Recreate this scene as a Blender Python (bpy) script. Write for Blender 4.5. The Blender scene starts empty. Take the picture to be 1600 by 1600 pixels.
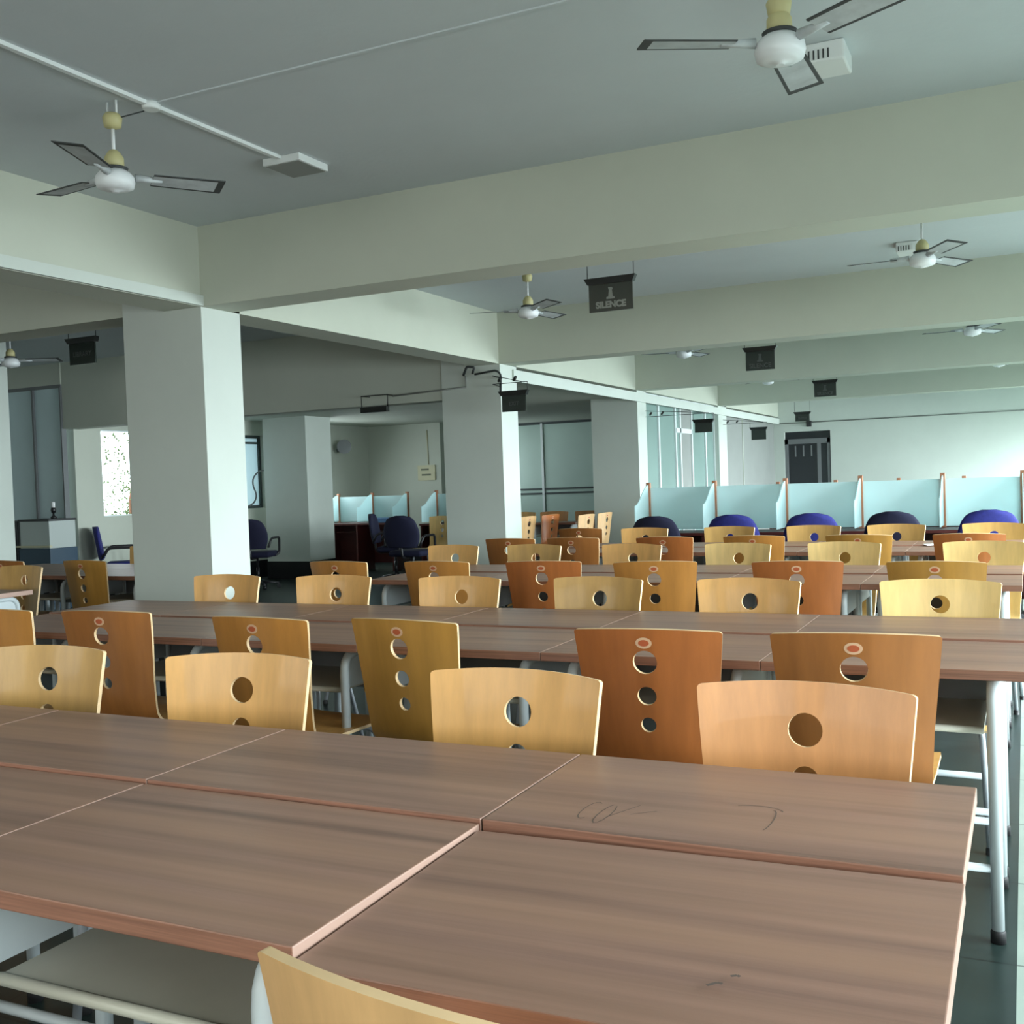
import bpy, bmesh, math, random
from mathutils import Vector, Matrix
from mathutils.geometry import delaunay_2d_cdt

SC = bpy.context.scene
C = SC.collection
R = math.radians
random.seed(7)

# ------------------------------------------------------------------ camera
YAW, PITCH, ROLL, FPX, CAMH = 0.4501, 0.02744, -0.03581, 1662.9, 1.295
def cam_axes():
    cy, sy = math.cos(YAW), math.sin(YAW)
    f = Vector((-sy, cy, 0)); r = Vector((cy, sy, 0)); u = Vector((0, 0, 1))
    cp, sp = math.cos(PITCH), math.sin(PITCH)
    f2 = f*cp - u*sp; u2 = u*cp + f*sp
    cr, sr = math.cos(ROLL), math.sin(ROLL)
    return r*cr + u2*sr, -r*sr + u2*cr, f2
cr_, cu_, cf_ = cam_axes()
cam_d = bpy.data.cameras.new('camera')
cam_d.sensor_width = 36; cam_d.sensor_fit = 'HORIZONTAL'
cam_d.lens = 36*FPX/1600
cam_d.clip_start = 0.05; cam_d.clip_end = 200
cam = bpy.data.objects.new('camera', cam_d); C.objects.link(cam)
M = Matrix.Identity(4)
for i in range(3):
    M[i][0] = cr_[i]; M[i][1] = cu_[i]; M[i][2] = -cf_[i]
M[0][3], M[1][3], M[2][3] = 0, 0, CAMH
cam.matrix_world = M
SC.camera = cam

# ------------------------------------------------------------------ world, daylight, exposure
SC.view_settings.view_transform = 'Standard'
SC.view_settings.look = 'None'
SC.view_settings.exposure = 0.18
SC.view_settings.gamma = 1.0
SC.view_settings.use_curve_mapping = False
w = bpy.data.worlds.new('overcast_sky'); SC.world = w; w.use_nodes = True
bg = w.node_tree.nodes['Background']
bg.inputs[0].default_value = (0.86, 0.96, 1.0, 1); bg.inputs[1].default_value = 2.6

def daylight(name, loc, rot, sx, sy, power, col=(0.84, 0.96, 1.0), spread=180):
    d = bpy.data.lights.new(name, 'AREA'); d.shape = 'RECTANGLE'; d.size = sx; d.size_y = sy
    d.energy = power; d.color = col; d.spread = R(spread)
    o = bpy.data.objects.new(name, d); C.objects.link(o)
    o.location = loc; o.rotation_euler = rot
    return o
RW = 2.9      # right wall
BW = -2.6     # wall behind the camera
# window openings in the right wall (y0, y1), sill 0.85, head 2.15
RWIN = [(-1.6, 1.1), (1.7, 4.7), (5.8, 8.8), (9.9, 12.9), (14.0, 17.0), (18.2, 21.9)]
for k, (a, b) in enumerate(RWIN):
    daylight('window_daylight', (RW-0.30, (a+b)/2, 1.55), (0, R(58), 0), 1.25, b-a, 250*(b-a)/3.0*(0.30, 0.52, 1.2, 1.2, 1.0, 1.5)[k], spread=105)
BWIN = [(-8.5, -6.0), (-4.4, -1.9), (-1.2, 1.6)]
for a, b in BWIN:
    daylight('window_daylight', ((a+b)/2, BW+0.35, 1.55), (R(62), 0, 0), b-a, 1.25, 36*(b-a)/3.0, (1.0, 0.97, 0.86))

# ------------------------------------------------------------------ materials
MATS = {}
def mat(name, col, rough=0.6, metal=0.0, spec=0.5, noise=None, bump=None, trans=0.0, alpha=None, coat=0.0):
    """noise = (scale xyz, amount 0..1, detail); bump = (scale, strength)"""
    if name in MATS: return MATS[name]
    m = bpy.data.materials.new(name); m.use_nodes = True; MATS[name] = m
    nt = m.node_tree; b = nt.nodes['Principled BSDF']
    b.inputs['Base Color'].default_value = (*col, 1)
    b.inputs['Roughness'].default_value = rough
    b.inputs['Metallic'].default_value = metal
    b.inputs['Specular IOR Level'].default_value = spec
    b.inputs['Transmission Weight'].default_value = trans
    b.inputs['Coat Weight'].default_value = coat
    tc = nt.nodes.new('ShaderNodeTexCoord')
    if noise:
        sc, amt, det = noise
        mp = nt.nodes.new('ShaderNodeMapping'); mp.inputs['Scale'].default_value = sc
        oi = nt.nodes.new('ShaderNodeObjectInfo')
        ad = nt.nodes.new('ShaderNodeVectorMath'); ad.operation = 'ADD'
        ml = nt.nodes.new('ShaderNodeMath'); ml.operation = 'MULTIPLY'; ml.inputs[1].default_value = 37.0
        nt.links.new(oi.outputs['Random'], ml.inputs[0])
        nt.links.new(tc.outputs['Object'], mp.inputs[0])
        nt.links.new(mp.outputs[0], ad.inputs[0]); nt.links.new(ml.outputs[0], ad.inputs[1])
        n = nt.nodes.new('ShaderNodeTexNoise'); n.inputs['Scale'].default_value = 1.0
        n.inputs['Detail'].default_value = det; n.inputs['Roughness'].default_value = 0.62
        nt.links.new(ad.outputs[0], n.inputs['Vector'])
        r = nt.nodes.new('ShaderNodeValToRGB')
        r.color_ramp.elements[0].position = 0.3; r.color_ramp.elements[1].position = 0.72
        r.color_ramp.elements[0].color = (*[c*(1-amt) for c in col], 1)
        r.color_ramp.elements[1].color = (*[min(1, c*(1+amt*0.75)) for c in col], 1)
        nt.links.new(n.outputs['Fac'], r.inputs['Fac']); nt.links.new(r.outputs[0], b.inputs['Base Color'])
    if bump:
        n2 = nt.nodes.new('ShaderNodeTexNoise'); n2.inputs['Scale'].default_value = bump[0]; n2.inputs['Detail'].default_value = 6
        nt.links.new(tc.outputs['Object'], n2.inputs['Vector'])
        bp = nt.nodes.new('ShaderNodeBump'); bp.inputs['Strength'].default_value = bump[1]; bp.inputs['Distance'].default_value = 0.01
        nt.links.new(n2.outputs['Fac'], bp.inputs['Height']); nt.links.new(bp.outputs[0], b.inputs['Normal'])
    return m

def M_(n): return MATS[n]
mat('wall_paint', (0.55, 0.60, 0.55), 0.75, noise=((1.5, 1.5, 1.5), 0.04, 5), bump=(14, 0.12))
mat('beam_paint', (0.49, 0.52, 0.435), 0.75, noise=((1.2, 1.2, 1.2), 0.05, 5), bump=(11, 0.12))
mat('ceiling_paint', (0.55, 0.60, 0.615), 0.8, noise=((1.1, 1.1, 1.1), 0.04, 6), bump=(30, 0.15))
mat('room_paint', (0.47, 0.50, 0.43), 0.75, noise=((1.5, 1.5, 1.5), 0.04, 5))
mat('grey_panel', (0.25, 0.265, 0.25), 0.6, noise=((2, 2, 2), 0.05, 4))
mat('black_plinth', (0.008, 0.009, 0.010), 0.35)
mat('white_steel', (0.52, 0.58, 0.60), 0.38, bump=(60, 0.03))
mat('shelf_steel', (0.50, 0.49, 0.41), 0.4, noise=((6, 6, 6), 0.05, 4))
mat('modesty_steel', (0.15, 0.16, 0.165), 0.5, noise=((4, 4, 4), 0.05, 4))
mat('chair_steel', (0.45, 0.48, 0.52), 0.35, metal=0.3, bump=(50, 0.02))
mat('black_rubber', (0.012, 0.012, 0.013), 0.6)
mat('laminate_side', (0.40, 0.26, 0.205), 0.45, noise=((30, 3, 30), 0.08, 3))
mat('laminate_front', (0.27, 0.125, 0.08), 0.45, noise=((3, 30, 160), 0.35, 3))
def laminate():
    m = mat('laminate_top', (0.262, 0.148, 0.112), 0.36, noise=((0.8, 30, 20), 0.42, 8), bump=(300, 0.012))
    nt = m.node_tree
    # broad warm and grey streaks running along the length of the board
    b = nt.nodes['Principled BSDF']
    tc = nt.nodes.new('ShaderNodeTexCoord'); mp = nt.nodes.new('ShaderNodeMapping'); mp.inputs['Scale'].default_value = (0.45, 11, 5)
    n = nt.nodes.new('ShaderNodeTexNoise'); n.inputs['Detail'].default_value = 4; n.inputs['Scale'].default_value = 1
    oi = nt.nodes.new('ShaderNodeObjectInfo'); ml = nt.nodes.new('ShaderNodeMath'); ml.operation = 'MULTIPLY'; ml.inputs[1].default_value = 91
    ad = nt.nodes.new('ShaderNodeVectorMath')
    nt.links.new(oi.outputs['Random'], ml.inputs[0]); nt.links.new(tc.outputs['Object'], mp.inputs[0])
    nt.links.new(mp.outputs[0], ad.inputs[0]); nt.links.new(ml.outputs[0], ad.inputs[1]); nt.links.new(ad.outputs[0], n.inputs['Vector'])
    mx = nt.nodes.new('ShaderNodeMix'); mx.data_type = 'RGBA'; mx.blend_type = 'MIX'
    old = b.inputs['Base Color'].links[0].from_socket
    rr = nt.nodes.new('ShaderNodeValToRGB'); rr.color_ramp.elements[0].position = 0.35; rr.color_ramp.elements[1].position = 0.7
    rr.color_ramp.elements[0].color = (0, 0, 0, 1); rr.color_ramp.elements[1].color = (0.85, 0.85, 0.85, 1)
    nt.links.new(n.outputs['Fac'], rr.inputs['Fac']); nt.links.new(rr.outputs[0], mx.inputs['Factor'])
    nt.links.new(old, mx.inputs['A']); mx.inputs['B'].default_value = (0.38, 0.215, 0.145, 1)
    nt.links.new(mx.outputs['Result'], b.inputs['Base Color'])
laminate()
mat('ply_edge', (0.80, 0.57, 0.32), 0.5, noise=((8, 8, 60), 0.1, 3))
def ply(name, col): mat(name, col, 0.36, noise=((17, 17, 1.3), 0.17, 6), coat=0.15)
ply('ply_front_gold', (0.74, 0.40, 0.125)); ply('ply_front_pale', (0.84, 0.58, 0.23)); ply('ply_front_tan', (0.70, 0.33, 0.125)); ply('ply_front_olive', (0.58, 0.34, 0.105))
ply('ply_back_light', (0.66, 0.40, 0.18)); ply('ply_back_amber', (0.50, 0.215, 0.045)); ply('ply_back_red', (0.40, 0.125, 0.03)); ply('ply_back_honey', (0.46, 0.23, 0.045)); ply('ply_back_brown', (0.36, 0.135, 0.033))
mat('sticker_cream', (0.66, 0.42, 0.26), 0.5); mat('sticker_red', (0.46, 0.10, 0.035), 0.45)
mat('blue_fabric', (0.013, 0.016, 0.16), 0.85, noise=((40, 40, 40), 0.2, 3)); mat('navy_fabric', (0.004, 0.005, 0.028), 0.85)
mat('black_plastic', (0.012, 0.012, 0.014), 0.4)
mat('sign_black', (0.010, 0.011, 0.010), 0.4); mat('sign_face', (0.060, 0.062, 0.052), 0.22, spec=0.6); mat('sign_letter', (0.26, 0.27, 0.24), 0.5)
mat('sign_face_dark', (0.022, 0.030, 0.025), 0.25); mat('sign_letter_dark', (0.06, 0.07, 0.065), 0.5)
mat('fan_white', (0.72, 0.75, 0.76), 0.4); mat('fan_cream', (0.50, 0.46, 0.23), 0.5); mat('fan_blade', (0.48, 0.52, 0.53), 0.5, noise=((9, 9, 9), 0.22, 6)); mat('fan_dirt', (0.045, 0.05, 0.05), 0.7)
mat('conduit_white', (0.74, 0.78, 0.77), 0.5); mat('cable_dark', (0.03, 0.035, 0.035), 0.6)
mat('alu_white', (0.70, 0.76, 0.76), 0.4); mat('alu_dark', (0.035, 0.05, 0.05), 0.4)
mat('teal_glass', (0.46, 0.60, 0.54), 0.5, noise=((0.7, 0.7, 0.7), 0.1, 3))
mat('teal_glass_deep', (0.19, 0.285, 0.26), 0.4, noise=((0.7, 0.7, 0.7), 0.1, 3))
mat('blue_glass', (0.50, 0.62, 0.64), 0.4, noise=((0.9, 0.9, 0.9), 0.1, 3))
mat('carrel_wood', (0.42, 0.18, 0.095), 0.45, noise=((20, 20, 3), 0.2, 4)); mat('desk_red', (0.085, 0.018, 0.015), 0.4, noise=((2, 20, 20), 0.25, 4))
mat('paper_white', (0.8, 0.8, 0.8), 0.7); mat('tray_blue', (0.06, 0.16, 0.34), 0.5)
mat('cabinet_black', (0.010, 0.011, 0.013), 0.4); mat('cabinet_navy', (0.018, 0.05, 0.085), 0.4); mat('cabinet_grey', (0.42, 0.47, 0.45), 0.3)
mat('notice_cream', (0.52, 0.50, 0.33), 0.6); mat('notice_ink', (0.10, 0.11, 0.07), 0.6)
mat('leaf_green', (0.30, 0.42, 0.18), 0.6, noise=((5, 5, 5), 0.3, 3)); mat('scuff_grey', (0.13, 0.10, 0.085), 0.6)
mat('dark_glass', (0.010, 0.014, 0.018), 0.12)

def frosted(name, col, alpha):
    m = bpy.data.materials.new(name); m.use_nodes = True; MATS[name] = m
    nt = m.node_tree; nt.nodes.clear()
    out = nt.nodes.new('ShaderNodeOutputMaterial')
    tr = nt.nodes.new('ShaderNodeBsdfTranslucent'); tr.inputs[0].default_value = (*col, 1)
    df = nt.nodes.new('ShaderNodeBsdfDiffuse'); df.inputs[0].default_value = (*col, 1)
    gl = nt.nodes.new('ShaderNodeBsdfGlossy'); gl.inputs[0].default_value = (0.9, 0.95, 0.95, 1); gl.inputs['Roughness'].default_value = 0.3
    tp = nt.nodes.new('ShaderNodeBsdfTransparent'); tp.inputs[0].default_value = (0.85, 0.97, 0.95, 1)
    a = nt.nodes.new('ShaderNodeMixShader'); a.inputs[0].default_value = 0.5
    b = nt.nodes.new('ShaderNodeMixShader'); b.inputs[0].default_value = 0.07
    c = nt.nodes.new('ShaderNodeMixShader'); c.inputs[0].default_value = alpha
    nt.links.new(tr.outputs[0], a.inputs[1]); nt.links.new(df.outputs[0], a.inputs[2])
    nt.links.new(a.outputs[0], b.inputs[1]); nt.links.new(gl.outputs[0], b.inputs[2])
    nt.links.new(tp.outputs[0], c.inputs[1]); nt.links.new(b.outputs[0], c.inputs[2])
    nt.links.new(c.outputs[0], out.inputs[0]); return m
frosted('frosted_glass', (0.76, 0.93, 0.94), 0.9)
frosted('window_frost', (0.80, 0.92, 0.96), 0.9)
def clear_glass():
    m = bpy.data.materials.new('clear_glass'); m.use_nodes = True; MATS['clear_glass'] = m
    nt = m.node_tree; nt.nodes.clear()
    out = nt.nodes.new('ShaderNodeOutputMaterial'); tp = nt.nodes.new('ShaderNodeBsdfTransparent'); gl = nt.nodes.new('ShaderNodeBsdfGlossy')
    gl.inputs['Roughness'].default_value = 0.05
    c = nt.nodes.new('ShaderNodeMixShader'); c.inputs[0].default_value = 0.05
    nt.links.new(tp.outputs[0], c.inputs[1]); nt.links.new(gl.outputs[0], c.inputs[2]); nt.links.new(c.outputs[0], out.inputs[0])
clear_glass()

def floor_mat():
    m = bpy.data.materials.new('floor_stone'); m.use_nodes = True; MATS['floor_stone'] = m
    nt = m.node_tree; b = nt.nodes['Principled BSDF']; b.inputs['Roughness'].default_value = 0.3; b.inputs['Specular IOR Level'].default_value = 0.3
    tc = nt.nodes.new('ShaderNodeTexCoord')
    sep = nt.nodes.new('ShaderNodeSeparateXYZ'); nt.links.new(tc.outputs['Object'], sep.inputs[0])
    n = nt.nodes.new('ShaderNodeTexNoise'); n.inputs['Scale'].default_value = 5; n.inputs['Detail'].default_value = 8
    nt.links.new(tc.outputs['Object'], n.inputs['Vector'])
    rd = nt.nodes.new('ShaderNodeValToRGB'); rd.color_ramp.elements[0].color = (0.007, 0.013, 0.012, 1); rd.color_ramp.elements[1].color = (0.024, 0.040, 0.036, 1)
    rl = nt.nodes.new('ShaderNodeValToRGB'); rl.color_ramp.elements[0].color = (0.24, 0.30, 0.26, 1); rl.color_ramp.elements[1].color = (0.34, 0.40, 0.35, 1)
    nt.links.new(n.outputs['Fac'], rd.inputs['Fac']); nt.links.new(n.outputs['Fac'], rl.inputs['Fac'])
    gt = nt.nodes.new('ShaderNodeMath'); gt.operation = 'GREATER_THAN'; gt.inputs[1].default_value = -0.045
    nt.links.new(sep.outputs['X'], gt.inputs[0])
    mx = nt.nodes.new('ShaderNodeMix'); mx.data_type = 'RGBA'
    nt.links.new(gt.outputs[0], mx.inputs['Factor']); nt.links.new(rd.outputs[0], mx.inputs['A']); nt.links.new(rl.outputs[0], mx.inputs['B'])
    br = nt.nodes.new('ShaderNodeTexBrick'); br.offset = 0.0; br.inputs['Scale'].default_value = 1
    br.inputs['Brick Width'].default_value = 0.6; br.inputs['Row Height'].default_value = 0.6; br.inputs['Mortar Size'].default_value = 0.004
    br.inputs['Color1'].default_value = (1, 1, 1, 1); br.inputs['Color2'].default_value = (0.9, 0.9, 0.9, 1); br.inputs['Mortar'].default_value = (0.35, 0.35, 0.35, 1)
    nt.links.new(tc.outputs['Object'], br.inputs['Vector'])
    mm = nt.nodes.new('ShaderNodeMix'); mm.data_type = 'RGBA'; mm.blend_type = 'MULTIPLY'; mm.inputs['Factor'].default_value = 1
    nt.links.new(mx.outputs['Result'], mm.inputs['A']); nt.links.new(br.outputs['Color'], mm.inputs['B'])
    nt.links.new(mm.outputs['Result'], b.inputs['Base Color'])
floor_mat()

# ------------------------------------------------------------------ mesh helpers
def box(bm, x0, x1, y0, y1, z0, z1, bev=0.0, mi=0):
    s = bmesh.ops.create_cube(bm, size=1)
    vs = s['verts']
    for v in vs:
        v.co = Vector(((x0+x1)/2 + v.co.x*(x1-x0), (y0+y1)/2 + v.co.y*(y1-y0), (z0+z1)/2 + v.co.z*(z1-z0)))
    fs = {f for v in vs for f in v.link_faces}
    for f in fs: f.material_index = mi
    if bev > 0:
        es = list({e for v in vs for e in v.link_edges})
        bmesh.ops.bevel(bm, geom=es, offset=bev, segments=2, affect='EDGES', profile=0.5, material=-1)
    return fs

def tube(bm, pts, r, seg=10, mi=0, fillet=0.0, cap=True):
    P = [Vector(p) for p in pts]
    if fillet > 0 and len(P) > 2:
        Q = [P[0]]
        for i in range(1, len(P)-1):
            a = (P[i-1]-P[i]); b = (P[i+1]-P[i])
            la, lb = min(fillet, a.length*0.49), min(fillet, b.length*0.49)
            A = P[i]+a.normalized()*la; B = P[i]+b.normalized()*lb
            for k in range(6):
                t = k/5; Q.append(A*(1-t)**2 + P[i]*2*t*(1-t) + B*t*t)
        Q.append(P[-1]); P = Q
    rings = []; up = None
    for i, p in enumerate(P):
        t = (P[min(i+1, len(P)-1)] - P[max(i-1, 0)]).normalized()
        if up is None:
            up = Vector((0, 0, 1)) if abs(t.z) < 0.9 else Vector((1, 0, 0))
        n1 = t.cross(up).normalized(); up = n1.cross(t).normalized()
        rr = r[i] if isinstance(r, (list, tuple)) else r
        rings.append([bm.verts.new(p + (n1*math.cos(2*math.pi*k/seg) + up*math.sin(2*math.pi*k/seg))*rr) for k in range(seg)])
    for a, b in zip(rings, rings[1:]):
        for k in range(seg):
            f = bm.faces.new((a[k], a[(k+1) % seg], b[(k+1) % seg], b[k])); f.material_index = mi; f.smooth = True
    if cap:
        for rg in (rings[0], rings[-1]):
            f = bm.faces.new(rg); f.material_index = mi

def lathe(bm, prof, c=(0, 0, 0), seg=28, mi=0):
    rings = []
    for r, z in prof:
        rings.append([bm.verts.new((c[0]+r*math.cos(2*math.pi*k/seg), c[1]+r*math.sin(2*math.pi*k/seg), c[2]+z)) for k in range(seg)])
    for a, b in zip(rings, rings[1:]):
        for k in range(seg):
            f = bm.faces.new((a[k], a[(k+1) % seg], b[(k+1) % seg], b[k])); f.material_index = mi; f.smooth = True
    for rg in (rings[0], rings[-1]):
        try: f = bm.faces.new(rg); f.material_index = mi
        except ValueError: pass

def prism(bm, pts, d, mi=0):
    """pts: list of 3D points of a planar outline, d: extrusion vector"""
    d = Vector(d)
    a = [bm.verts.new(Vector(p)) for p in pts]; b = [bm.verts.new(Vector(p)+d) for p in pts]
    fs = [bm.faces.new(a), bm.faces.new(b[::-1])]
    n = len(a)
    for i in range(n): fs.append(bm.faces.new((a[i], b[i], b[(i+1) % n], a[(i+1) % n])))
    for f in fs: f.material_index = mi
    return fs

def obj(name, bm, mats, parent=None, loc=None):
    bmesh.ops.recalc_face_normals(bm, faces=bm.faces[:])
    me = bpy.data.meshes.new(name); bm.to_mesh(me); bm.free()
    for m in (mats if isinstance(mats, (list, tuple)) else [mats]): me.materials.append(M_(m))
    o = bpy.data.objects.new(name, me); C.objects.link(o)
    if parent: o.parent = parent
    if loc: o.location = loc
    return o

def NB(): return bmesh.new()
def bx(name, mats, dims, parent=None, bev=0.0):
    bm = NB(); box(bm, *dims, bev=bev); return obj(name, bm, mats, parent)

def tag(o, label, cat, group=None, kind=None):
    if label: o['label'] = label
    if cat: o['category'] = cat
    if group: o['group'] = group
    if kind: o['kind'] = kind
    return o
def thing(name, label, cat, loc=(0, 0, 0), rz=0, group=None):
    o = bpy.data.objects.new(name, None); C.objects.link(o); o.empty_display_size = 0.1
    o.location = loc; o.rotation_euler = (0, 0, rz)
    return tag(o, label, cat, group)
def struct(name, bm, m):
    o = obj(name, bm, m); o['kind'] = 'structure'; return o
def sbox(name, m, *dims, bev=0.0):
    bm = NB(); box(bm, *dims, bev=bev); return struct(name, bm, m)
def dup(root, loc, rz, label=None, group=None):
    r = root.copy(); C.objects.link(r); r.location = loc; r.rotation_euler = (0, 0, rz)
    if label: r['label'] = label
    if group: r['group'] = group
    for ch in list(root.children):
        c = ch.copy(); C.objects.link(c); c.parent = r
        for g in ch.children:
            d = g.copy(); C.objects.link(d); d.parent = c
    return r

# ------------------------------------------------------------------ setting
CZ, BZ = 2.94, 2.45
XL, XF = -10.46, -12.6       # window wall of the low room, far left wall
YE = 22.2
TN = [0]
def trim(bm, m):
    TN[0] += 1; return struct('trim_%d' % TN[0], bm, m)
bm = NB(); box(bm, XF, RW, BW, YE+2.0, -0.1, 0); struct('floor', bm, 'floor_stone')
bm = NB(); box(bm, XF-0.2, RW+0.2, BW-0.2, YE+2.0, CZ, CZ+0.15); struct('ceiling', bm, 'ceiling_paint')

# right wall with its row of windows
bm = NB()
box(bm, RW, RW+0.2, BW-0.2, YE+0.2, 0, 0.85); box(bm, RW, RW+0.2, BW-0.2, YE+0.2, 2.15, CZ)
e = [BW-0.2] + [v for ab in RWIN for v in ab] + [YE+0.2]
for a, b in zip(e[::2], e[1::2]): box(bm, RW, RW+0.2, a, b, 0.85, 2.15)
struct('wall_right', bm, 'wall_paint')
bm = NB()
box(bm, XF-0.2, RW, BW-0.2, BW, 0, 0.85); box(bm, XF-0.2, RW, BW-0.2, BW, 2.15, CZ)
e = [XF-0.2] + [v for ab in BWIN for v in ab] + [RW]
for a, b in zip(e[::2], e[1::2]): box(bm, a, b, BW-0.2, BW, 0.85, 2.15)
struct('wall_back', bm, 'wall_paint')
WN = [0]
def window(fr_mat, pane_mat, axis, pos, a, b, z0, z1, mull=3, t=0.04, d=0.06, side=0.08):
    """axis 'x': window lies in a plane x = pos and spans y a..b; 'y': the reverse"""
    WN[0] += 1
    bm = NB()
    def bb(u0, u1, z0_, z1_):
        if axis == 'x': box(bm, pos+side, pos+side+d, u0, u1, z0_, z1_)
        else: box(bm, u0, u1, pos-side-d, pos-side, z0_, z1_)
    bb(a, b, z0, z0+t); bb(a, b, z1-t, z1)
    for k in range(mull+1):
        c = a + (b-a)*k/mull; c = min(max(c, a+t/2), b-t/2); bb(c-t/2, c+t/2, z0+t, z1-t)
    f = struct('window_%d' % WN[0], bm, fr_mat)
    bm = NB()
    if axis == 'x': box(bm, pos+side+d*0.4, pos+side+d*0.55, a+t, b-t, z0+t, z1-t)
    else: box(bm, a+t, b-t, pos-side-d*0.55, pos-side-d*0.4, z0+t, z1-t)
    p = obj('pane', bm, pane_mat, f)
    return f
for a, b in RWIN: window('alu_white', 'clear_glass', 'x', RW, a, b, 0.85, 2.15)
for a, b in BWIN: window('alu_white', 'clear_glass', 'y', BW, a, b, 0.85, 2.15)

# far end wall with the doorway
DX0, DX1, DZ = -4.45, -3.53, 2.13
bm = NB(); box(bm, XF, DX0, YE, YE+0.2, 0, CZ); box(bm, DX1, RW, YE, YE+0.2, 0, CZ); box(bm, DX0, DX1, YE, YE+0.2, DZ, CZ)
struct('wall_far', bm, 'wall_paint')
bm = NB(); box(bm, DX0-0.6, DX1+0.6, YE+1.2, YE+1.25, 0, CZ); box(bm, DX0-0.6, DX0-0.55, YE+0.2, YE+1.2, 0, CZ); box(bm, DX1+0.55, DX1+0.6, YE+0.2, YE+1.2, 0, CZ)
struct('wall_beyond_door', bm, 'black_plinth')
# door frame + dark glazed leaf
bm = NB()
box(bm, DX0, DX0+0.07, YE+0.02, YE+0.12, 0, 1.98); box(bm, DX1-0.07, DX1, YE+0.02, YE+0.12, 0, 1.98); box(bm, DX0, DX1, YE+0.02, YE+0.12, 1.88, 1.98)
box(bm, DX1-0.27, DX1-0.20, YE+0.03, YE+0.11, 0, 1.88)
dr = struct('door_1', bm, 'modesty_steel')
bx('pane', 'dark_glass', (DX0+0.07, DX1-0.07, YE+0.06, YE+0.075, 0.02, 1.88), dr)
bx('transom', 'dark_glass', (DX0, DX1, YE+0.10, YE+0.12, 1.98, DZ), dr)
for k in range(3): bx('reflection_strip', 'modesty_steel', (DX0+0.2+k*0.16, DX0+0.225+k*0.16, YE+0.045, YE+0.058, 1.62, 1.84), dr)  # pale strips standing in for light streaks reflected in the door glass

# columns
def column(n, x0, x1, y0, y1, z1=CZ, plinth=0.26):
    o = sbox('column_%d' % n, 'wall_paint', x0, x1, y0, y1, plinth, z1)
    bx('plinth', 'black_plinth', (x0-0.01, x1+0.01, y0-0.01, y1+0.01, 0, plinth), o); return o
CX0, CX1 = -5.21, -4.56
column(1, CX0, CX1, 5.13, 5.49)
column(2, CX0, CX1, 9.28, 9.65)
column(3, CX0, CX1, 13.32, 13.68)
column(4, CX0, CX1, 17.42, 17.95)
column(5, -10.13, -9.36, 12.6, 13.22)
column(6, -10.0, -9.36, 7.25, 7.62)

# beams
BN = [0]
def beam(m, *d):
    BN[0] += 1; return sbox('beam_%d' % BN[0], m, *d)
beam('beam_paint', -4.86, -4.56, BW, YE, BZ, CZ)                    # the long beam over the column line
for y0, y1 in ((5.13, 5.42), (9.26, 9.55), (13.28, 13.57), (17.42, 17.7)):
    beam('beam_paint', -4.56, RW, y0, y1, BZ, CZ)
beam('beam_paint', XF, -4.86, 5.14, 5.42, BZ, CZ)
beam('beam_paint', -4.86, RW, 1.0-2.1, 1.0-1.8, BZ, CZ)
# raised casing strips along the long beam
bm = NB(); box(bm, -4.56, -4.535, BW, 5.13, 2.452, 2.515); trim(bm, 'wall_paint')
bm = NB(); box(bm, -4.56, -4.54, 9.55, YE, 2.30, 2.415); trim(bm, 'wall_paint')

# bulkhead over the low room, the low room itself
LC = 2.37
sbox('wall_bulkhead', 'room_paint', XL-0.02, -5.21, 9.288, 9.5, 2.14, CZ)
bm = NB(); box(bm, XL, -4.88, 9.5, 17.45, LC, LC+0.05); struct('ceiling_low', bm, 'room_paint')
Y1, Y2 = (9.84, 10.95), (11.7, 13.0)
bm = NB()
Y3 = (13.35, 14.55)  # third opening, out of view, added to let light into the low room
box(bm, XL-0.2, XL, 9.42, 15.9, 0, 1.05); box(bm, XL-0.2, XL, 9.42, 15.9, 2.15, CZ)
for a, b in ((9.42, Y1[0]), (Y1[1], Y2[0]), (Y2[1], Y3[0]), (Y3[1], 15.9)): box(bm, XL-0.2, XL, a, b, 1.05, 2.15)
struct('wall_left', bm, 'room_paint')
WN[0] += 1
bm = NB()
def wfr(y0, y1, t):
    box(bm, XL-0.1, XL-0.05, y0, y1, 1.05, 1.05+t); box(bm, XL-0.1, XL-0.05, y0, y1, 2.15-t, 2.15)
    box(bm, XL-0.1, XL-0.05, y0, y0+t, 1.05+t, 2.15-t); box(bm, XL-0.1, XL-0.05, y1-t, y1, 1.05+t, 2.15-t)
wfr(Y1[0], Y1[1], 0.015); o = struct('window_%d' % WN[0], bm, 'alu_white'); bx('pane', 'clear_glass', (XL-0.08, XL-0.075, Y1[0]+0.015, Y1[1]-0.015, 1.065, 2.135), o)
WN[0] += 1
bm = NB(); wfr(Y2[0], Y2[1], 0.045); box(bm, XL-0.09, XL-0.06, Y2[0], Y2[1], 2.02, 2.05)
o = struct('window_%d' % WN[0], bm, 'alu_dark'); bx('pane', 'window_frost', (XL-0.08, XL-0.075, Y2[0]+0.045, Y2[1]-0.045, 1.095, 2.105), o)
WN[0] += 1
bm = NB(); wfr(Y3[0], Y3[1], 0.04); o = struct('window_%d' % WN[0], bm, 'alu_white'); bx('pane', 'clear_glass', (XL-0.08, XL-0.075, Y3[0]+0.04, Y3[1]-0.04, 1.09, 2.11), o)
daylight('window_daylight', (XL+0.03, 13.95, 1.6), (0, R(-60), 0), 1.0, 1.1, 26)  # added lamp at the out-of-view third window, brightens the low room
sbox('wall_low_room', 'room_paint', XL-0.2, -9.0, 15.9, 16.1, 0, CZ)
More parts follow.
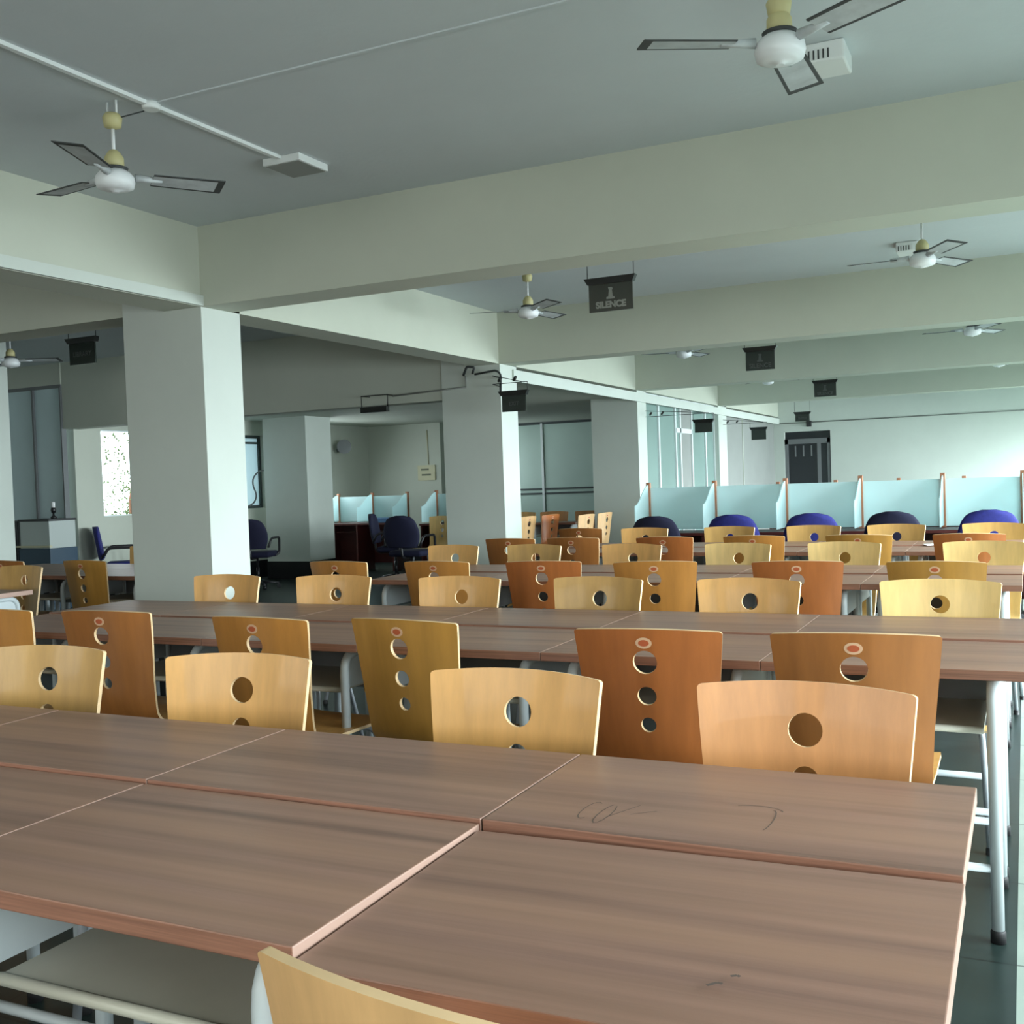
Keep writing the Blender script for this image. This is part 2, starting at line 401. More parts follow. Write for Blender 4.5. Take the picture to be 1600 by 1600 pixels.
bm = NB(); box(bm, -9.15, -9.0, 16.1, 17.6, 0, 1.0); box(bm, -9.15, -9.0, 16.1, 17.6, 2.2, CZ); box(bm, -9.15, -9.0, 16.1, 16.2, 1.0, 2.2); box(bm, -9.15, -9.0, 17.4, 17.6, 1.0, 2.2); struct('wall_return', bm, 'room_paint')
WN[0] += 1
bm = NB(); box(bm, -9.1, -9.05, 16.2, 17.4, 1.0, 1.04); box(bm, -9.1, -9.05, 16.2, 17.4, 2.16, 2.2); box(bm, -9.1, -9.05, 16.2, 16.24, 1.04, 2.16); box(bm, -9.1, -9.05, 17.36, 17.4, 1.04, 2.16); o = struct('window_%d' % WN[0], bm, 'alu_white'); bx('pane', 'clear_glass', (-9.08, -9.075, 16.24, 17.36, 1.04, 2.16), o)  # unseen window, added so light can reach the glazed screen
daylight('window_daylight', (-8.97, 16.7, 1.6), (R(25), R(-80), 0), 1.0, 1.0, 10)  # added lamp at the unseen return window, brightens the glazed screen
sbox('wall_store', 'room_paint', XF, -5.0, 19.2, 19.4, 0, CZ)
# left side of the hall
sbox('wall_outer_left', 'wall_paint', XF-0.2, XF, BW, 9.45, 0, CZ)
bm = NB(); box(bm, XF, XL-0.02, 9.27, 9.42, 2.68, CZ); struct('wall_over_partition', bm, 'room_paint')
pt = struct('partition_1', (lambda b: (box(b, XF, XL-0.02, 9.27, 9.33, 2.64, 2.68), box(b, -10.98, -10.95, 9.26, 9.33, 0, 2.64), box(b, -10.5, -10.48, 9.26, 9.33, 0, 2.64), b)[-1])(NB()), 'modesty_steel')
bx('pane', 'blue_glass', (XF, -10.98, 9.29, 9.31, 0, 2.64), pt); bx('pane', 'blue_glass', (-10.95, -10.5, 9.29, 9.31, 0, 2.64), pt)

# glazed screen far behind (between the second and third columns)
def screen(y, xs, zt, zr):
    bm = NB()
    for x in xs: box(bm, x-0.022, x+0.022, y-0.03, y+0.03, 0, zt)
    s = struct('partition_2', bm, 'alu_white')
    bm = NB()
    box(bm, xs[0], xs[-1], y-0.025, y+0.025, zt-0.02, zt+0.025); box(bm, xs[0], xs[-1], y-0.027, y+0.02, zr+0.03, zr+0.06); box(bm, xs[0], xs[-1], y-0.027, y+0.02, zr-0.05, zr-0.02)
    obj('rail', bm, 'alu_dark', s)
    for a, b in zip(xs, xs[1:]): bx('pane', 'teal_glass', (a+0.022, b-0.022, y-0.006, y+0.006, 0, zt), s)
screen(17.5, [-8.98, -7.80, -6.80, -5.24], 2.34, 1.12)
bm = NB(); box(bm, -9.0, -5.2, 17.45, 17.7, 2.36, CZ); struct('wall_over_screen', bm, 'grey_panel')

# glazed partition in the column line
px = -4.66
bm = NB()
ys = [13.68, 13.76, 14.45, 15.25, 15.49, 16.10, 16.88, 17.42]
for y in ys: box(bm, px-0.03, px+0.03, y-0.025, y+0.025, 0, BZ)
box(bm, px-0.03, px+0.03, 13.68, 17.42, 2.38, BZ); box(bm, px-0.03, px+0.03, 15.25, 16.1, 1.95, 2.02)
pt = struct('partition_3', bm, 'alu_white')
for a, b in zip(ys[1:], ys[2:]):
    bx('pane', 'teal_glass_deep' if not (15.3 < a < 16) else 'grey_panel', (px-0.006, px+0.006, a+0.025, b-0.025, 0, 2.38), pt)
bm = NB(); box(bm, px-0.05, px+0.0, 17.95, YE, 0, BZ); struct('wall_panelled', bm, 'grey_panel')
bm = NB(); box(bm, px, px+0.012, 19.45, 19.48, 0, 2.3); trim(bm, 'room_paint')
# cable casing on the far wall
bm = NB(); tube(bm, [(-4.56, YE-0.01, 2.31), (RW, YE-0.01, 2.31)], 0.012, 6); trim(bm, 'grey_panel')
# dark skirting
bm = NB(); box(bm, DX1, RW, YE-0.015, YE, 0, 0.12); s = struct('baseboard_far', bm, 'black_plinth')
bm = NB(); box(bm, XL, XL+0.015, 9.5, 15.9, 0, 0.26); s = struct('baseboard_left', bm, 'black_plinth')
bm = NB(); box(bm, XL+0.015, -9.0, 15.885, 15.9, 0, 0.26); s = struct('baseboard_low_room', bm, 'black_plinth')

# ------------------------------------------------------------------ tables
LAM = ['laminate_top', 'laminate_front', 'laminate_side']
def table_meshes(W, D):
    """study table, front edge at y=0, back at y=D, centred on x"""
    out = {}
    bm = NB(); h = W/2
    fs = box(bm, -h, h, 0, D, 0.722, 0.75, bev=0.002)
    bm.normal_update()
    for f in bm.faces:
        n = f.normal
        f.material_index = 0 if abs(n.z) > 0.8 else (1 if abs(n.y) > 0.6 else 2)
    out['tabletop'] = (bm, LAM)
    return out
TABLES = {}
def make_table(W, D, name_label, loc, rz, group, zoff=0.0):
    t = thing('study_table', name_label, 'table', (loc[0], loc[1], 0), rz, group)
    bm, ms = table_meshes(W, D)['tabletop']
    tp = obj('tabletop', bm, ms, t); tp.location.z = zoff
    h = W/2
    for s in (-1, 1):
        x = s*(h-0.085)
        bm = NB(); tube(bm, [(x, 0.045, 0.03), (x, 0.045, 0.705+zoff), (x, D-0.045, 0.705+zoff), (x, D-0.045, 0.03)], 0.0165, 12, fillet=0.07)
        fr = obj('leg_frame', bm, 'white_steel', t)
        bm = NB(); xx = x-s*0.0
        prism(bm, [(xx-0.004, 0.06, 0.585), (xx-0.004, D-0.06, 0.585), (xx-0.004, D-0.06, 0.66), (xx-0.004, D-0.085, 0.69), (xx-0.004, 0.085, 0.69), (xx-0.004, 0.06, 0.66)], (0.008, 0, 0))
        obj('side_panel', bm, 'white_steel', fr)
        for y in (0.045, D-0.045):
            bm = NB(); lathe(bm, [(0.020, 0.0), (0.020, 0.03), (0.017, 0.035)], (x, y, 0), 12); obj('foot_cap', bm, 'black_rubber', fr)
    # shelf with a folded front lip
    bm = NB(); a = h-0.11
    box(bm, -a, a, 0.075, D-0.05, 0.570, 0.578)
    tube(bm, [(-a, 0.07, 0.572), (a, 0.07, 0.572)], 0.010, 8)
    obj('shelf', bm, 'shelf_steel', t)
    bm = NB(); box(bm, -a, a, D-0.052, D-0.044, 0.50, 0.715+zoff); obj('modesty_panel', bm, 'modesty_steel', t)
    for y in (0.045, D-0.045):
        bm = NB(); tube(bm, [(-h+0.10, y, 0.20), (h-0.10, y, 0.20)], 0.012, 8); obj('stretcher', bm, 'white_steel', t)
    return t

ORD = ['first', 'second', 'third', 'fourth', 'fifth', 'sixth', 'seventh', 'eighth']
ROWN = ['front', 'second', 'third', 'fourth']
PROTO = {}
def place_table(W, D, label, x, y, rz, group, z=0.0):
    key = (round(W, 3), round(D, 3), round(z, 4))
    if key not in PROTO:
        PROTO[key] = make_table(W, D, label, (x, y), rz, group, z); return PROTO[key]
    return dup(PROTO[key], (x, y, 0), rz, label, group)
# front row (nearest the camera): near side faces -Y, far side faces +Y
seam = -0.083; P0 = 0.722
zn = [-0.0125, -0.004, -0.004, -0.004]
for k in range(4):
    cx = seam - P0*(k+0.5) + (0.002 if k == 0 else 0)
    place_table(P0-0.003, 0.488 if k else 0.492, '%s study table from the right on the camera side of the front row' % ORD[k].capitalize() if k != 0 else 'nearest walnut study table, bottom right of the photo, top slightly low',
                cx, 1.018 if k else 1.012, 0, 'study tables in the front row', zn[k])
for k in range(4):
    cx = seam - P0*(k+0.5)
    place_table(P0-0.003, 0.43, '%s study table from the right on the far side of the front row' % ORD[k].capitalize() if k else 'walnut study table with pencil scribbles, right end of front row',
                cx, 1.94, math.pi, 'study tables in the front row', 0.003)
rows = [(3.085, 0.51, -0.005, 6), (5.30, 0.50, -0.02, 5), (7.42, 0.51, -0.02, 5)]
for ri, (y0, D, xe, n) in enumerate(rows):
    for k in range(n):
        cx = xe - 0.702*(k+0.5)
        for side in (0, 1):
            z = 0.0 if side == 0 else 0.006
            place_table(0.70, D, '%s study table from the right, %s side of the %s table row' % (ORD[k].capitalize(), 'near' if side == 0 else 'far', ROWN[ri+1]),
                        cx, y0 + (0 if side == 0 else 2*D+0.006), 0 if side == 0 else math.pi, 'study tables in the %s row' % ROWN[ri+1], z)
# left aisle tables
for (ye, tag_, n) in ((3.53, 'at the left photo edge', 2), (5.40, 'left of the big column', 3)):
    for k in range(n):
        cx = -5.44 - 0.702*(k+0.5)
        for side in (0, 1):
            place_table(0.70, 0.50, 'Study table %s, %s from the aisle on the %s side' % (tag_, ORD[k], 'near' if side == 0 else 'far'),
                        cx, ye + (0 if side == 0 else 1.006), 0 if side == 0 else math.pi, 'study tables in the left bay', 0.0)
# tables far off behind the second column
for k in range(3):
    cx = -5.30 - 0.702*(k+0.5)
    place_table(0.70, 0.42, '%s far study table from the right, in front of the green glass screen' % ORD[k].capitalize(), cx, 12.86, 0, 'far tables before the glass screen', 0.0)

nt_ = [o for o in C.objects if o.get('label', '').startswith('nearest walnut')][0]
nt_.location.x += 0.010; nt_.rotation_euler = (0.016, -0.0125, 0)      # this one stands a little out of level

# pencil scribbles and scuffs on the front-row boards
def scribble(pts, z, r=0.0008):
    bm = NB()
    for p in pts:
        q = [Vector((a, b, z)) for a, b in p]
        for a, b in zip(q, q[1:]):
            d = (b-a).normalized(); n = Vector((-d.y, d.x, 0))*r
            vs = [bm.verts.new(v) for v in (a-n, b-n, b+n, a+n)]; bm.faces.new(vs)
    return bm
def curl(cx, cy, sx, sy, a0, a1, n=10): return [(cx+sx*math.cos(R(a0+(a1-a0)*k/n)), cy+sy*math.sin(R(a0+(a1-a0)*k/n))) for k in range(n+1)]
tb = [o for o in C.objects if o.get('label', '').startswith('walnut study table with pencil')][0]
bm = scribble([curl(-0.655, 1.61, 0.012, 0.045, 60, 300), curl(-0.625, 1.60, 0.010, 0.05, 100, 420), [(-0.615, 1.59), (-0.585, 1.66)], [(-0.585, 1.61), (-0.55, 1.64)]], 0.7535)
bm.transform(tb.matrix_basis.inverted()); o = obj('scribble', bm, 'scuff_grey', tb)
bm = scribble([curl(-0.40, 1.70, 0.04, 0.02, 0, 150), curl(-0.375, 1.65, 0.010, 0.055, -60, 100)], 0.7535)
bm.transform(tb.matrix_basis.inverted()); o = obj('scribble', bm, 'scuff_grey', tb)
tb = [o for o in C.objects if o.get('label', '').startswith('nearest walnut')][0]
bm = scribble([[(-0.312, 1.118), (-0.303, 1.128), (-0.297, 1.127)], [(-0.293, 1.147), (-0.287, 1.151), (-0.283, 1.149)]], 0.7418, 0.0022)
bm.transform(Matrix.Translation((-tb.location.x, -tb.location.y, 0))); obj('scuff_mark', bm, 'scuff_grey', tb)

# ------------------------------------------------------------------ plywood chairs
TH = 0.011
def prof_tab():
    pts = []; y, z = -0.27, 0.865; v = -0.03; ds = 0.002
    y -= math.cos(R(-81))*0.03; z -= math.sin(R(-81))*0.03
    while v < 0.90:
        if v < 0.37: th = -81 - 3*math.sin(max(0, v)/0.37*math.pi)
        elif v < 0.47: th = -81 + (v-0.37)/0.10*85
        elif v < 0.79: th = 4 - (v-0.47)/0.32*4
        else: th = -(v-0.79)/0.07*38
        pts.append((v, y, z, th)); y += math.cos(R(th))*ds; z += math.sin(R(th))*ds; v += ds
    return pts
PT = prof_tab()
def prof(v):
    k = (v+0.03)/0.002; i = max(0, min(len(PT)-2, int(k))); f = k-i
    a, b = PT[i], PT[i+1]; return a[1]+(b[1]-a[1])*f, a[2]+(b[2]-a[2])*f, a[3]+(b[3]-a[3])*f
def wid(v):
    K = [(-0.03, 0.432), (0.0, 0.430), (0.12, 0.408), (0.25, 0.382), (0.37, 0.368), (0.48, 0.368), (0.60, 0.395), (0.78, 0.425), (0.90, 0.425)]
    for (a, x), (b, y) in zip(K, K[1:]):
        if v <= b: return x+(y-x)*(v-a)/(b-a)
    return K[-1][1]
def sag(v):
    if v < 0.33: return 0.034
    if v < 0.47: return 0.034 - (v-0.33)/0.14*0.028
    return 0.006
def shell_pt(x, v):
    y, z, th = prof(v); u = x/(wid(max(-0.03, v))/2)
    d = sag(v)*(1-min(1.0, abs(u))**2)
    n = Vector((0, -math.sin(R(th)), math.cos(R(th))))   # points to the sitter
    return Vector((x, y, z)) - n*d
def shell_n(x, v):
    e = 0.003
    return (shell_pt(x+e, v)-shell_pt(x-e, v)).cross(shell_pt(x, v-e)-shell_pt(x, v+e)).normalized()
def shell_mesh(v0, v1, holes, top, cut_edges):
    """front skin toward the sitter (mat 0), back skin (mat 1), rim (mat 2)"""
    L = []
    if top:   # arched head with small corner radii
        n = 26; rc = 0.011
        us = sorted([-1+2*k/n for k in range(n+1)]+[sg*q for sg in (-1, 1) for q in (0.952, 0.964, 0.976, 0.986, 0.994)])
        for u in us:
            hw = wid(0)/2
            x = u*(hw-0.001); v = -0.015*(1-u*u)
            ex = hw-abs(x)
            if ex < rc: v += rc-math.sqrt(max(0, rc*rc-(rc-ex)**2))
            L.append((x, v))
    else:
        for k in range(13):
            u = -1+2*k/12; L.append((u*wid(v0)/2, v0))
    N = 18; rt = []
    va = L[-1][1]; fr = 0.035 if not top else 0
    for k in range(1, N+1):
        v = va+(v1-fr-va)*k/N; rt.append((wid(v)/2, v))
    L += rt
    if not top:
        for k in range(1, 7):
            a = R(90*k/6); L.append((wid(v1-fr)/2-fr+fr*math.cos(a), v1-fr+fr*math.sin(a)))
        n = 10; w2 = wid(v1-fr)/2-fr
        for k in range(1, n): L.append((w2-2*w2*k/n, v1))
        for k in range(0, 7):
            a = R(90-90*k/6); L.append((-(wid(v1-fr)/2-fr)-fr*math.cos(a), v1-fr+fr*math.sin(a)))
    else:
        for k in range(1, 13): 
            u = 1-2*k/12; L.append((u*wid(v1)/2, v1))
    va2 = L[0][1]; vb = L[-1][1]
    for k in range(1, N):
        v = vb+(va2-vb)*k/N; L.append((-wid(v)/2, v))
    vs = [Vector(p) for p in L]; es = [(i, (i+1) % len(L)) for i in range(len(L))]
    hl = []
    for (hv, hr) in holes:
        b0 = len(vs); m = 24
        for k in range(m): vs.append(Vector((hr*math.cos(2*math.pi*k/m), hv+hr*math.sin(2*math.pi*k/m))))
        es += [(b0+k, b0+(k+1) % m) for k in range(m)]
    y = v0+0.02
    while y < v1-0.01:
        n = 14
        for k in range(1, n):
            x = (-1+2*k/n)*wid(y)/2
            if all(math.hypot(x, y-hv) > hr*1.12 for hv, hr in holes): vs.append(Vector((x, y)))
        y += 0.024
    V, E, F, *_ = delaunay_2d_cdt(vs, es, [], 0, 1e-6)
    poly = [Vector(p) for p in L]
    def inside(p):
        c = False; j = len(L)-1
        for i in range(len(L)):
            xi, yi = L[i]; xj, yj = L[j]
            if (yi > p.y) != (yj > p.y) and p.x < (xj-xi)*(p.y-yi)/(yj-yi)+xi: c = not c
            j = i
        return c
    T = []
    for f in F:
        c = sum((V[i] for i in f), Vector((0, 0)))/len(f)
        if inside(c) and all((c-Vector((0, hv))).length > hr*0.985 for hv, hr in holes): T.append(list(f))
    bm = NB()
    A = []; B = []
    for p in V:
        q = shell_pt(p.x, p.y); n = shell_n(p.x, p.y)
        A.append(bm.verts.new(q)); B.append((q, n))
    # orientation test
    n0 = B[len(B)//2][1]; _, _, th = prof((v0+v1)/2)
    sgn = 1 if n0.dot(Vector((0, -math.sin(R(th)), math.cos(R(th))))) > 0 else -1
    Bv = [bm.verts.new(q - n*(sgn*TH)) for q, n in B]
    cnt = {}
    for f in T:
        for i in range(len(f)):
            e = (f[i], f[(i+1) % len(f)]); cnt[frozenset(e)] = cnt.get(frozenset(e), 0)+1
    for f in T:
        a = bm.faces.new([A[i] for i in f]); a.material_index = 0; a.smooth = True
        b = bm.faces.new([Bv[i] for i in reversed(f)]); b.material_index = 1; b.smooth = True
    for f in T:
        for i in range(len(f)):
            p, q = f[i], f[(i+1) % len(f)]
            if cnt[frozenset((p, q))] == 1:
                if cut_edges is not None and abs(V[p].y-cut_edges) < 1e-4 and abs(V[q].y-cut_edges) < 1e-4: continue
                r = bm.faces.new((A[q], A[p], Bv[p], Bv[q])); r.material_index = 2
    for v in [v for v in bm.verts if not v.link_faces]: bm.verts.remove(v)
    for e in bm.edges:
        if len({f.material_index for f in e.link_faces}) > 1: e.smooth = False
    return bm
VC = 0.41
HOLES = [(0.083, 0.0345), (0.182, 0.027), (0.266, 0.0215)]
VAR = {'gold': ('ply_front_gold', 'ply_back_amber'), 'pale': ('ply_front_pale', 'ply_back_honey'), 'tan': ('ply_front_tan', 'ply_back_red'), 'olive': ('ply_front_olive', 'ply_back_honey'), 'brown': ('ply_front_gold', 'ply_back_brown'), 'light': ('ply_front_gold', 'ply_back_light')}
def chair_parts():
    b = shell_mesh(-0.015, VC, HOLES, True, VC); s = shell_mesh(VC, 0.86, [], False, VC)
    return b, s
_b, _s = chair_parts()
def tomesh(bm, name):
    me = bpy.data.meshes.new(name); bm.to_mesh(me); bm.free(); return me
ME_B, ME_S = tomesh(_b, 'backrest'), tomesh(_s, 'seat')
CH = {}
for vn, (mf, mb) in VAR.items():
    ms = []
    for me in (ME_B, ME_S):
        m2 = me.copy(); m2.materials.append(M_(mf)); m2.materials.append(M_(mb)); m2.materials.append(M_('ply_edge')); ms.append(m2)
    CH[vn] = ms
def leg_bm(s, front):
    bm = NB()
    if front: p = [(s*0.10, 0.10, 0.418), (s*0.165, 0.13, 0.412), (s*0.185, 0.17, 0.012)]
    else: p = [(s*0.10, -0.09, 0.418), (s*0.155, -0.12, 0.412), (s*0.185, -0.225, 0.012)]
    tube(bm, p, 0.0105, 8, fillet=0.03)
    return bm
LEGM = {(s, f): tomesh(leg_bm(s, f), 'leg') for s in (-1, 1) for f in (True, False)}
CAPM = {}
for s in (-1, 1):
    for f in (True, False):
        bm = NB(); y = 0.17 if f else -0.225
        lathe(bm, [(0.014, 0), (0.014, 0.018), (0.011, 0.024)], (s*0.185, y, 0), 10); CAPM[(s, f)] = tomesh(bm, 'foot_cap')
bm = NB()
for s in (-1, 1): tube(bm, [(s*0.10, -0.09, 0.418), (s*0.10, 0.10, 0.418)], 0.010, 8)
tube(bm, [(-0.10, 0.10, 0.418), (0.10, 0.10, 0.418)], 0.010, 8); tube(bm, [(-0.10, -0.09, 0.418), (0.10, -0.09, 0.418)], 0.010, 8)
FRM = tomesh(bm, 'seat_frame')
# small oval maker's sticker above the upper hole, on the rear face
def sticker():
    bm = NB()
    for (rx, rv, off, mi) in ((0.0235, 0.0165, 0.0008, 0), (0.0155, 0.0095, 0.0016, 1)):
        c = 0.026; ring = []
        for k in range(24):
            x, v = rx*math.cos(2*math.pi*k/24), c+rv*math.sin(2*math.pi*k/24)
            _, _, th = prof(v); n = Vector((0, -math.sin(R(th)), math.cos(R(th))))
            ring.append(bm.verts.new(shell_pt(x, v)-n*(TH+off)))
        base = [bm.verts.new(r.co + n*off*0.9) for r in ring]
        f = bm.faces.new(ring); f.material_index = mi
        for k in range(24):
            g = bm.faces.new((ring[k], ring[(k+1) % 24], base[(k+1) % 24], base[k])); g.material_index = mi
    bmesh.ops.recalc_face_normals(bm, faces=bm.faces[:])
    return tomesh(bm, 'sticker')
STK = sticker()
for m in list(LEGM.values())+[FRM]: m.materials.append(M_('chair_steel'))
for m in CAPM.values(): m.materials.append(M_('black_rubber'))
STK.materials.append(M_('sticker_cream')); STK.materials.append(M_('sticker_red'))
def link(name, me, parent):
    o = bpy.data.objects.new(name, me); C.objects.link(o); o.parent = parent; return o
def chair(x, y, rz, var, label, group):
    t = thing('plywood_chair', label, 'chair', (x, y, 0), R(rz), group)
    mb, ms = CH[var]
    b = link('backrest', mb, t); link('seat', ms, t)
    link('seat_frame', FRM, t)
    for k in LEGM:
        l = link('leg', LEGM[k], t); link('foot_cap', CAPM[k], l)
    link('sticker', STK, b)
    return t
TONE = {'light': 'light tan', 'gold': 'golden', 'pale': 'pale yellow', 'tan': 'reddish tan', 'olive': 'olive brown', 'brown': 'dark brown'}
def F_(x, ytop, var, rot, label, group):   # faces the camera (sitter looks to -Y), head of the backrest at (x, ytop)
    a = R(180+rot); return chair(x-0.27*math.sin(a), ytop+0.27*math.cos(a), 180+rot, var, label, group)
def B_(x, ytop, var, rot, label, group):
    a = R(rot); return chair(x-0.27*math.sin(a), ytop+0.27*math.cos(a), rot, var, label, group)

G = 'plywood chairs behind the front table row'
X = [-0.408, -1.042, -1.855, -2.545]; Yt = [2.135, 2.125, 2.16, 2.14]
for k, (v, r) in enumerate([('tan', -1), ('gold', -2), ('gold', 8), ('olive', 8)]):
    F_(X[k], Yt[k], v, r, ['%s plywood chair behind the front tables, rightmost and largest in view', '%s plywood chair facing the camera, second from the right behind the front tables',
       '%s plywood chair facing the camera, third from the right behind the front tables', '%s plywood chair cut by the left edge of the photo, behind the front tables'][k] % TONE[v].capitalize(), G)
G = 'plywood chairs on the near side of the second table row'
for k, (x, y, v, r) in enumerate([(-0.415, 2.90, 'brown', 5), (-0.975, 2.87, 'tan', 3), (-1.81, 2.92, 'olive', -7), (-2.36, 2.88, 'gold', -4), (-3.125, 2.93, 'brown', 3), (-3.70, 2.90, 'gold', 0)]):
    B_(x, y, v, r, ['Dark-backed chair with red sticker, rightmost of those seen from behind', 'Reddish chair seen from behind with three holes and red sticker, second from right', 'Olive-gold chair seen from behind, three holes showing, third from the right',
       'Amber chair seen from behind, half hidden by the third front chair', 'Brown chair turned slightly, three holes, second from left edge in the near rank', 'Amber chair edge at the far left, seen from behind'][k], G)
# the chair pushed against the nearest table, bottom of the photo
B_(-0.447, 0.768, 'light', -7, 'Plywood chair back nearest the camera, cut by the bottom of the photo', None)
def rowset(kind, y, xs, vs, rots, where, group):
    n = len(xs)
    for k, (x, v, r) in enumerate(zip(xs, vs, rots)):
        (F_ if kind == 'F' else B_)(x, y+random.uniform(-0.02, 0.02), v, r, '%s chair, %s from the right %s' % (TONE[v].capitalize(), ORD[k], where), group)
rowset('F', 4.29, [-0.30, -1.02, -1.68, -2.35, -3.06, -3.72], ['pale', 'gold', 'olive', 'gold', 'gold', 'gold'], [-2, -5, -6, -1, 2, 0], 'behind the second table row, facing the camera', 'chairs behind the second table row')
rowset('B', 5.21, [-0.375, -1.0, -1.71, -2.34, -2.99, -3.655], ['olive', 'tan', 'gold', 'tan', 'gold', 'gold'], [-4, 5, 8, 4, -3, -5], 'before the third table row, seen from behind', 'chairs before the third table row')
rowset('F', 6.52, [-0.22, -0.98, -1.61, -2.30, -3.00, -3.63], ['pale', 'pale', 'pale', 'gold', 'olive', 'gold'], [-4, -6, -8, -8, -8, -6], 'behind the third table row, facing the camera', 'chairs behind the third table row')  # pale fronts at the right end carry strong light in their colour
rowset('B', 7.33, [-0.33, -1.0, -1.70, -2.33, -3.05, -3.56], ['tan', 'olive', 'gold', 'tan', 'brown', 'brown'], [-3, -5, -3, -3, -4, -3], 'before the fourth table row, seen from behind', 'chairs before the fourth table row')
rowset('F', 8.62, [-0.22, -0.90, -1.52, -2.20, -2.92], ['olive', 'olive', 'olive', 'olive', 'gold'], [-5, -6, -6, -5, -5], 'behind the fourth table row, before the blue chairs', 'chairs behind the fourth table row')
B_(-3.56, 8.75, 'brown', -4, 'Brown plywood chair past the left end of the fourth table row', None)
# left bay
F_(-6.75, 6.80, 'olive', -5, 'Olive brown plywood chair left of the big column, below the bright window', 'chairs in the left bay')
F_(-5.78, 6.62, 'brown', -5, 'Dark reddish chair whose hole shows the white column face', 'chairs in the left bay')
B_(-5.80, 5.27, 'olive', -4, 'Olive plywood chair with three holes seen from behind, left bay', 'chairs in the left bay')
F_(-5.86, 4.80, 'olive', -5, 'Olive plywood chair facing the camera behind the left-edge table', 'chairs in the left bay')
B_(-6.56, 5.25, 'brown', -5, 'Dark brown chair half hidden at the left edge of the photo', 'chairs in the left bay')
# chairs turned sideways far off
for k, (x, y, r, v) in enumerate([(-5.58, 12.0, 84, 'light'), (-5.50, 12.55, 82, 'tan'), (-4.93, 12.35, 84, 'light'), (-4.89, 12.88, 86, 'light')]):  # light variant puts window light on the backs into the wood colour
    chair(x-0.27, y, r, v, ['Pale chair turned sideways beside the white column edge, far bay', 'Reddish chair turned sideways in the far bay', 'Pale yellow chair turned sideways, third in the far bay', 'Golden chair turned sideways, nearest the glass study booths'][k], 'sideways chairs in the far bay')
for k, (x, v) in enumerate([(-5.42, 'tan'), (-5.95, 'tan'), (-6.45, 'gold')]):
    chair(x, 13.40, 180, v, '%s plywood chair, %s from the right beyond the far tables' % (TONE[v].capitalize(), ORD[k]), 'chairs beyond the far tables')
chair(-7.30, 12.5, 170, 'pale', 'Pale wooden chair corner showing beside the second column', None)

# ------------------------------------------------------------------ study booths with frosted glass
def booth_row(y, xs, label, zt=1.19, back=True):
    t = thing('study_booth_row', label, 'study booths', (0, y, 0))
    x0, x1 = xs[-1], xs[0]
    bm = NB(); box(bm, x0-0.02, x1+0.02, -0.50, 0.03, 0.722, 0.75, bev=0.002); obj('desktop', bm, 'desk_red', t)
    bm = NB(); box(bm, x0, x1, -0.02, 0.0, 0.1, 0.72); obj('modesty_panel', bm, 'desk_red', t)
    for x in xs:
        bm = NB(); box(bm, x-0.0125, x+0.0125, -0.48, -0.02, 0.0, 0.722); obj('end_panel', bm, 'desk_red', t)
        bm = NB(); box(bm, x-0.021, x+0.021, -0.022, 0.02, 0.75, zt+0.055, bev=0.003); obj('post', bm, 'carrel_wood', t)
        # wing of glass with a sweeping top
        o2 = [(x, -0.02, 0.77), (x, -0.02, zt+0.03)]
        for k in range(1, 9):
            a = k/8; o2.append((x, -0.02-0.43*a, zt+0.03 - 0.20*(0.5-0.5*math.cos(math.pi*a))))
        o2 += [(x, -0.455, 0.77)]
        bm = NB(); prism(bm, [(p[0]-0.004, p[1], p[2]) for p in o2], (0.008, 0, 0)); obj('glass_wing', bm, 'frosted_glass', t)
    for a, b in zip(xs, xs[1:]):
        bm = NB(); box(bm, b+0.018, a-0.018, -0.004, 0.004, 0.76, zt); obj('glass_panel', bm, 'frosted_glass', t)
        bm = NB(); box(bm, (a+b)/2-0.18, (a+b)/2+0.18, -0.30, -0.04, 0.60, 0.612); obj('shelf', bm, 'desk_red', t)
        bm = NB(); tube(bm, [((a+b)/2, 0.004, 0.9), ((a+b)/2, 0.012, 0.9)], 0.008, 8); obj('clip', bm, 'alu_white', t)
    return t
bxs = [0.68, -0.02, -0.68, -1.40, -2.10, -2.80, -3.49]
booth_row(10.47, bxs, 'Row of red-brown study booths with frosted glass, behind the blue chairs')
booth_row(12.55, [0.62, -0.03, -0.60, -1.27, -1.95, -2.6], 'Second row of frosted glass study booths behind the first', zt=1.14)
booth_row(14.35, [-8.75, -9.40, -10.05], 'Red-brown booth desk with frosted glass in the low side room', zt=1.16)
booth_row(13.7, [-6.55, -7.2, -7.85], 'Frosted glass booths beside the second column, low side room', zt=1.17)

